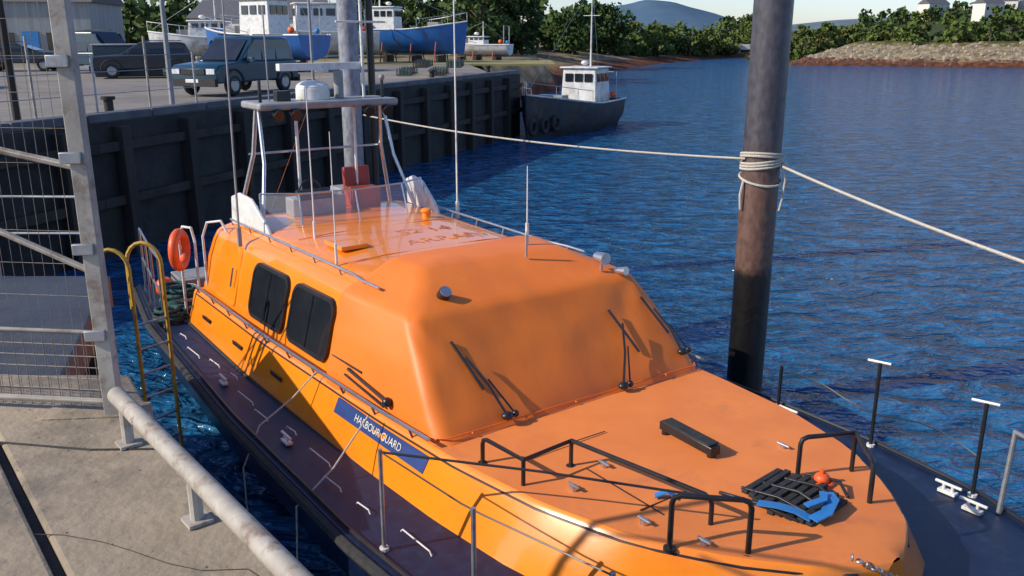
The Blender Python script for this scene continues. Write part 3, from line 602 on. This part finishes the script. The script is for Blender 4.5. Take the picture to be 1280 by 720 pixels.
g.ball((-8.0,-1.95,1.2),.16,BUOY); g.build('aft_lockers_and_gear',boat,bevel=.02)
g=G()
def bar(bases,h,r=.019,mat=BLK,drop=True):
    tops=[(b[0],b[1],b[2]+h) for b in bases]
    pts=[bases[0]] if drop else []
    first=Vector(tops[0]); nxt=Vector(tops[1]); d=(nxt-first).normalized()*.06
    last=Vector(tops[-1]); pv=Vector(tops[-2]); d2=(pv-last).normalized()*.06
    pts+= [first-Vector((0,0,.06)),first-Vector((0,0,.018))+d*.25,first+d]+[Vector(t) for t in tops[1:-1]]+[last+d2,last-Vector((0,0,.018))+d2*.25,last-Vector((0,0,.06)),bases[-1]]
    g.tube(pts,r,mat,10)
    for b in bases:
        g.tube([b,(b[0],b[1],b[2]+h)],r*.95,mat,8) if b not in (bases[0],bases[-1]) else None
        g.tube([(b[0],b[1],b[2]-.01),(b[0],b[1],b[2]+.012)],r*2.2,mat,12)
bar([(.35,-1.5,1.5),(.88,-1.46,1.5),(.86,-.95,1.52),(2.2,-.72,1.53)],.24)
bar([(2.22,-1.16,1.52),(2.60,-.78,1.53)],.42,.021)
bar([(2.1,.42,1.53),(2.3,.86,1.53),(2.70,.5,1.53)],.36,.02)
g.build('foredeck_rails',boat)
g=G()
for k in range(9): g.box((2.02+k*.075,.08,1.575+.01*(k%2)),(.055,.72-.05*abs(k-4),.035),RUB,rz=.12+.04*math.sin(k*2))
for k in range(5): g.tube([(1.95+.05*k,-.35+.2*k,1.58),(2.27+.04*k,-.3+.2*k,1.62),(2.58,-.2+.15*k,1.58)],.016,BLK,6)
g.build('rubber_mat',boat,bevel=.008)
g=G(); 
def strap(pts,w_,mat=BLUE):
    pts=[Vector(p) for p in pts]; vs=[]; n=len(pts)
    for i,p in enumerate(pts):
        d=(pts[min(i+1,n-1)]-pts[max(i-1,0)]); s_=Vector((-d.y,d.x,0)).normalized()*w_/2
        for o_ in (0,.012): vs+= [p+s_+Vector((0,0,o_)),p-s_+Vector((0,0,o_))]
    fs=[]
    for i in range(n-1):
        a=4*i; b=a+4; fs+=[(a,a+1,b+1,b),(a+2,b+2,b+3,a+3),(a,b,b+2,a+2),(a+1,a+3,b+3,b+1)]
    g.add(vs,fs+[(0,2,3,1),(4*n-4,4*n-3,4*n-1,4*n-2)],mat)
strap([(2.28,-.30,1.62),(2.42,-.24,1.64),(2.53,-.18,1.63),(2.64,-.14,1.6)],.08); strap([(2.66,-.15,1.61),(2.68,-.02,1.63),(2.62,.14,1.66),(2.50,.24,1.63)],.09); strap([(2.56,-.10,1.66),(2.60,.05,1.68),(2.52,.16,1.67)],.06); strap([(1.68,-.78,1.56),(1.74,-.70,1.60),(1.80,-.66,1.56)],.06); g.build('blue_straps',boat)
g=G(); g.ball((2.30,.46,1.60),.065,BUOY,sz=(1,1,.8)); g.tube([(2.30,.46,1.63),(2.30,.46,1.68)],.022,BUOY,8); g.torus((2.3,.46,1.57),.08,.016,BUOY); g.build('marker_buoy',boat)
g=G(); g.box((1.18,.12,1.62),(.66,.11,.08),BLK,rz=-.06); g.box((1.18,.12,1.67),(.60,.13,.02),RUB,rz=-.06); g.tube([(.9,.12,1.53),(.9,.12,1.6)],.04,BLK,8); g.tube([(1.46,.10,1.53),(1.46,.10,1.6)],.04,BLK,8); g.build('black_deck_bar',boat,bevel=.012)
g=G()
for (u,v) in ((1.05,-.75),(1.2,-1.2),(1.9,-1.10),(2.35,-.95),(1.7,.75)):
    z=1.545; g.tube([(u,v,z-.02),(u,v,z+.03)],.03,STEEL,10); g.tube([(u-.06,v,z+.03),(u+.06,v,z+.03)],.012,STEEL,8)
g.build('deck_cleats',boat)
g=G()
for (x,y,L_,W_,rz) in ((.55,-.75,.9,.012,R(90)),(1.45,-.9,.012,.9,R(90)),(1.75,-.3,1.4,.012,R(90)),): g.box((x,y,1.5475),(L_,W_,.004),RUB,rz=rz)
g.build('deck_seams',boat,smooth=False)
g=G()
for u in (.35,1.55,2.7):
    w_,z=interp(HT,u)
    for sg in (-1,1):
        h=.5 if (sg>0 and u<.5) else .9
        p=(u,sg*(w_-.14),z); mt=GALV if sg<0 else BLK
        g.tube([p,(p[0],p[1],z+h)],.019,mt,8); g.tube([p,(p[0],p[1],z+.035)],.04,WHT,10)
        if sg>0 and u>1: g.tube([(u-.12,p[1]-.02,z+h),(u+.10,p[1]+.02,z+h+.01)],.013,WHT,6)
g.build('deck_stanchions',boat)
g=G()
g.tube([(u,(interp(HT,u)[0]-.14),interp(HT,u)[1]+.42+.06*math.sin(i*.9)) for i,u in enumerate(np.linspace(.35,2.7,12))],.007,BLK,5)
g.tube([(u,-(interp(HT,u)[0]-.14),interp(HT,u)[1]+.88) for i,u in enumerate(np.linspace(.35,2.7,12))],.007,BLK,5)
g.tube([(.35,-2.45,1.88),(1.3,-1.6,1.86),(2.25,-.75,1.80)],.010,BLK,6)
g.build('guard_wires',boat)
g=G()
for u,v in ((2.55,2.0),(2.85,1.85),(3.5,-1.2),(-2,-2.35),(-4,-2.35),(.6,2.3)):
    z=interp(HT,u)[1]+.02
    g.box((u,v,z+.015),(.16,.07,.03),WHT); g.tube([(u-.04,v,z),(u-.04,v,z+.08)],.015,WHT,8); g.tube([(u+.04,v,z),(u+.04,v,z+.08)],.015,WHT,8); g.tube([(u-.12,v,z+.085),(u+.12,v,z+.085)],.015,WHT,8)
g.build('mooring_cleats',boat,bevel=.004)
g=G()
for i in range(11):
    u=-6+i*.62; v=-2.30-.08*math.sin(i*1.7); z=1.03; l_=.2+.12*((i*5)%3)
    g.tube([(u,v,z),(u+.03,v,z+.03),(u+l_,v+.02,z+.03),(u+l_+.03,v+.02,z)],.007,WHT,6)
g.build('side_deck_white_bars',boat)  # thin raised white bars set along the starboard side deck
g=G()
for sg in (-1,1):
    pts=[(u,sg*(interp(HT,u)[0]-.08),interp(HT,u)[1]+.75) for u in (3.0,3.6,4.2,4.8,5.15)]+[(5.35,sg*.2,2.02)]
    g.tube([(3.0,sg*2.0,1.1)]+pts+[(5.42,0,2.03)],.024,GALV,10)
    for u in (3.7,4.5): w_,z=interp(HT,u); g.tube([(u,sg*(w_-.1),z),(u,sg*(w_-.08),z+.75)],.02,GALV,8)
g.build('bow_pulpit',boat)
g=G()
cp,cq=Vector((3.12,-.35,1.62)),Vector((4.4,.7,1.32)); N=34
for i in range(N):
    p=cp.lerp(cq,i/N)-Vector((0,0,.12*math.sin(math.pi*i/N))); g.torus(p,.022,.007,GALV,'Z' if i%2 else 'X',10,5,rz=R(40))
g.build('anchor_chain',boat)
g=G(); g.tube([(-2.35,-1.84,1.55),(-2.4,-2.1,1.3),(-2.35,-2.5,1.1),(-2.3,-2.72,.7),(-2.3,-2.72,.1)],.009,ROPE,6)
g.tube([(-1.0,-1.9,1.55),(-.95,-2.3,1.15),(-.9,-2.7,.9),(-.9,-2.75,.0)],.009,ROPE,6); g.build('hanging_lines',boat)
# ------------------------------------------------------------------ generic boats & vehicles
def vessel(name,loc,rz,L0,Bm,H0,hull,top,mast=4,house=(.15,.25),stands=True,hs=1.9):
    e=empty(name,loc,rz); g=G(); rings=[]
    for i in range(15):
        t=i/14; x=-L0/2+L0*t; w_=Bm/2*(.82+.18*math.sin(min(1,t*1.6)*math.pi/2))*(1 if t<.5 else max(.02,1-((t-.5)/.5)**2.2)); sh=H0*(1+.35*max(0,(t-.4))**1.5*2)
        rk=.0 if t<.9 else .15
        rings.append([(x+rk,-w_,sh),(x+rk*.6,-w_*.93,sh*.6),(x-.05,-w_*.62,H0*.2),(x-.1*t,0,0),(x-.05,w_*.62,H0*.2),(x+rk*.6,w_*.93,sh*.6),(x+rk,w_,sh)])
    g.loft(rings,hull,close=False)
    g.build('hull',e,ang=50)
    g=G(); g.loft([[(r[0][0],r[0][1]*.99,r[0][2]-.15),(r[0][0],-r[0][1]*.99,r[0][2]-.15)] for r in rings],GREYP,close=False,cap0=False,cap1=False)
    for s_ in (0,6): g.tube([r[s_] for r in rings],.05,top,6)
    g.build('deck_and_gunwale',e)
    x0=-L0/2+L0*(house[0]+house[1]/2); hl=L0*house[1]; g=G(); g.box((x0,0,H0+hs/2-.1),(hl,Bm*.55,hs),top,taper=.92); g.box((x0,0,H0+hs-.06),(hl*1.05,Bm*.6,.1),top); g.build('wheelhouse',e,bevel=.05)
    g=G()
    for s_ in (-1,1):
        for k in (-.28,0,.28): g.box((x0+k*hl,s_*Bm*.268,H0+hs*.68),(hl*.2,.03,hs*.24),GLASS,rx=s_*.04)
    for k in (-.15,0,.15): 
        g.box((x0+hl*.49,k*Bm,H0+hs*.68),(.04,Bm*.12,hs*.24),GLASS); g.box((x0-hl*.49,k*Bm,H0+hs*.68),(.04,Bm*.12,hs*.24),GLASS)
    g.build('windows',e,smooth=False)
    g=G(); g.tube([(x0-hl*.3,0,H0+hs-.1),(x0-hl*.3,0,H0+hs+mast)],.06,top,8,r2=.03); g.tube([(x0-hl*.3,-.5,H0+hs+mast*.6),(x0-hl*.3,.5,H0+hs+mast*.6)],.02,top,6)
    g.tube([(x0-hl*.3,0,H0+hs+mast*.95),(L0/2,0,H0*1.35)],.01,STEEL,4); g.tube([(x0-hl*.3,0,H0+hs+mast*.95),(-L0/2,0,H0)],.01,STEEL,4)
    g.ball((x0+hl*.1,0,H0+hs+.2),.22,WHT,sz=(1,1,.6))
    for s_ in (-1,1):
        g.tube([(r[0][0],s_*abs(r[0][1])*.96,r[0][2]+.6) for r in rings[8:]],.02,STEEL,6)
        for r in rings[8::2]: g.tube([(r[0][0],s_*abs(r[0][1])*.96,r[0][2]),(r[0][0],s_*abs(r[0][1])*.96,r[0][2]+.6)],.016,STEEL,6)
    g.box((L0*.2,0,H0+.25),(.8,Bm*.4,.5),GREYP); g.ball((-L0*.4,Bm*.3,H0+.25),.18,BUOY); g.ball((-L0*.42,-Bm*.3,H0+.2),.15,BLUE); g.tube([(-L0*.45,-Bm*.3,H0),(-L0*.45,-Bm*.3,H0+1.5),(-L0*.45,Bm*.3,H0+1.5),(-L0*.45,Bm*.3,H0)],.04,GALV,6)
    g.build('mast_and_gear',e)
    if stands:
        g=G()
        for x in (-L0*.3,0,L0*.25):
            for s_ in (-1,1): g.tube([(x,s_*Bm*.55,-.6),(x,s_*Bm*.36,H0*.5)],.05,RED,6)
            g.box((x,0,-.35),(.3,Bm*.5,.5),TIMB)
        g.build('cradle',e,smooth=False)
    return e
vessel('fishing_boat',(-14.2,62,3.75),R(200),10,3.5,1.5,WHULL,WHT,3.5,(.25,.3))
vessel('fishing_boat',(-6.9,66,3.75),R(-15),7.4,2.8,1.7,BHULL,WHT,1.6,(.08,.24),hs=1.6)
vessel('fishing_boat',(-13.8,50,3.75),R(150),8,3.0,1.3,BHULL,WHT,3,(.3,.28))
vessel('motor_boat',(-3.0,78,3.4),R(160),6,2.2,.9,WHULL,WHT,1.2,(.35,.25),hs=.7)
vessel('motor_boat',(-20,60,3.7),R(190),7,2.5,1.2,WHULL,WHT,2,(.35,.3),hs=1.1)
vessel('workboat',(3.0,49.2,-.6),R(-118),9.6,3.9,2.1,GHULL,WHULL,4.6,(.12,.22),stands=False,hs=1.85)
g=G(); 
for i in range(5): g.torus((1.0+.62*i,43.5+1.1*i,.7),.32,.12,RUB,'X',rz=R(-28))
g.build('tyre_fenders')
def car(name,loc,rz,paint,L0=4.5,W0=1.85,H0=1.8):
    e=empty(name,loc,rz); g=G()
    prof=[(-L0/2,.45),(-L0/2,.95),(-L0/2+.1,1.05),(L0*.18,1.08),(L0/2-.15,.98),(L0/2,.85),(L0/2,.42)]
    rings=[]
    for y,k in ((-W0/2,.9),(-W0/2+.06,1.),(W0/2-.06,1.),(W0/2,.9)):
        rings.append([(x*(.985 if k<1 else 1),y,.35+(z-.35)*(.97 if k<1 else 1)) for x,z in prof])
    g.loft(rings,paint); 
    gh=[(-L0/2+.12,1.04),(-L0/2+.35,H0-.06),(-L0/2+.6,H0),(L0*.02,H0),(L0*.22,1.06)]; rings=[]
    for y,k in ((-W0/2+.08,0),(-W0/2+.2,1),(W0/2-.2,1),(W0/2-.08,0)):
        rings.append([(x,y*(1 if z<1.2 else (.97)),z if k or z<1.2 else z-.06) for x,z in gh])
    g.loft(rings,paint); g.build('body',e,bevel=.05,segs=3)
    g=G()
    for s_ in (-1,1):
        y0=s_*(W0/2-.05);y1=s_*(W0/2-.13)
        for a_,b_ in ((-L0/2+.4,-L0/2+1.15),(-L0/2+1.22,-.25),(-.18,L0*.09)):
            xs=.12 if b_>0 else 0; g.add([(a_,y0,1.12),(b_+xs*2,y0,1.12),(b_-xs,y1,H0-.13),(a_+.05,y1,H0-.13)],[(0,1,2,3)],GLASS)
    g.add([(L0*.225+.02,-W0/2+.2,1.12),(L0*.225+.02,W0/2-.2,1.12),(L0*.05,W0/2-.28,H0-.08),(L0*.05,-W0/2+.28,H0-.08)],[(0,1,2,3)],GLASS)
    g.add([(-L0/2+.1,-W0/2+.25,1.15),(-L0/2+.1,W0/2-.25,1.15),(-L0/2+.31,W0/2-.3,H0-.15),(-L0/2+.31,-W0/2+.3,H0-.15)],[(0,1,2,3)],GLASS)
    g.build('windows',e,smooth=False); g=G()
    for x in (-L0*.31,L0*.31):
        for s_ in (-1,1):
            g.torus((x,s_*(W0/2-.1),.36),.25,.11,RUB,'X',rz=R(90)); g.tube([(x,s_*(W0/2-.16),.36),(x,s_*(W0/2+.0),.36)],.2,GALV,14)
            g.tube([(x+.44*math.cos(t),s_*(W0/2+.005),.40+.44*math.sin(t)) for t in np.linspace(0,math.pi,10)],.04,RUB,6)
    g.build('wheels',e); g=G()
    g.box((L0/2+.02,0,.45),(.14,W0*.97,.24),RUB); g.box((-L0/2-.02,0,.45),(.14,W0*.97,.24),RUB); g.box((L0/2+.01,0,.78),(.05,W0*.5,.18),BLK); g.box((L0/2+.09,0,.5),(.02,.5,.11),WHT)
    for s_ in (-1,1): g.box((L0/2-.01,s_*W0*.37,.79),(.08,.32,.17),LAMPG); g.box((-L0/2,s_*W0*.42,.85),(.06,.14,.3),RED); g.box((L0*.13,s_*(W0/2+.1),1.12),(.12,.2,.16),paint); g.tube([(-L0/2+.5,s_*.7,H0+.05),(0,s_*.7,H0+.05)],.02,BLK,6)
    g.build('bumpers_lights_mirrors',e,bevel=.02)
car('four_wheel_drive_car',(-9.2,30.4,3.14),R(-112),TEAL,4.3,1.85,1.85)
car('parked_car',(-21.5,32,3.14),R(-70),DARKCAR,4.4,1.8,1.5)
car('parked_car',(-21,47,3.14),R(-20),TEAL,5.0,1.95,2.1)
car('parked_car',(-27,50,3.14),R(10),DARKCAR,4.4,1.8,1.5)
car('parked_car',(-17,42,3.14),R(200),DARKCAR,4.4,1.8,1.6)
def shed(name,x,y,L0,W0,H0,rz,wm):
    e=empty(name,(x,y,3.0),rz); g=G(); g.box((0,0,H0/2),(L0,W0,H0),wm); g.build('walls',e,smooth=False)
    g=G(); g.add([(-L0/2-.3,-W0/2-.3,H0),(L0/2+.3,-W0/2-.3,H0),(L0/2+.3,W0/2+.3,H0),(-L0/2-.3,W0/2+.3,H0),(-L0/2-.3,0,H0+1.8),(L0/2+.3,0,H0+1.8)],[(0,1,5,4),(2,3,4,5),(0,4,3),(1,2,5),(3,2,1,0)],ROOFM); g.build('roof',e,smooth=False)
    g=G()
    for k in range(4): g.box((-L0/2+L0*(k+.5)/4,-W0/2-.03,1.6),(L0*.12,.06,1.3),GLASS)
    g.box((L0*.25,-W0/2-.04,1.2),(1.2,.08,2.3),BLUE); g.build('doors_and_windows',e,smooth=False)
shed('boatyard_shed',-42,74,18,9,4.5,R(8),GREYCLAD); shed('boatyard_shed',-24,90,12,8,3.6,R(-5),WALLM)
g=G(); g.box((-18.5,44,3.85),(3.0,2.0,1.4),TEAL,rz=.3); g.box((-18.5,44,4.6),(3.1,2.1,.08),GREYP,rz=.3); g.build('storage_container',bevel=.03)
e=empty('lobster_creels'); g=G()
for i in range(16):
    x=-5.2+ (i%4)*.8; y=43.5+(i//4)*1.0; z=3.35+.36*((i*7)%2)
    g.box((x,y,z-.15),(.7,.45,.05),TIMB)
    for k in range(5): g.tube([(x-.33+k*.16,y-.22,z-.15),(x-.33+k*.16,y-.18,z+.08),(x-.33+k*.16,y,z+.16),(x-.33+k*.16,y+.18,z+.08),(x-.33+k*.16,y+.22,z-.15)],.018,RUB if i%3 else NETM,4)
g.build('stack',e,smooth=False)
g=G(); g.box((-20,66,3.12),(46,9,.12),nmat('dry_grass',(.30,.25,.09),(.20,.19,.07),.6,.95)); g.build('grass_verge',smooth=False)
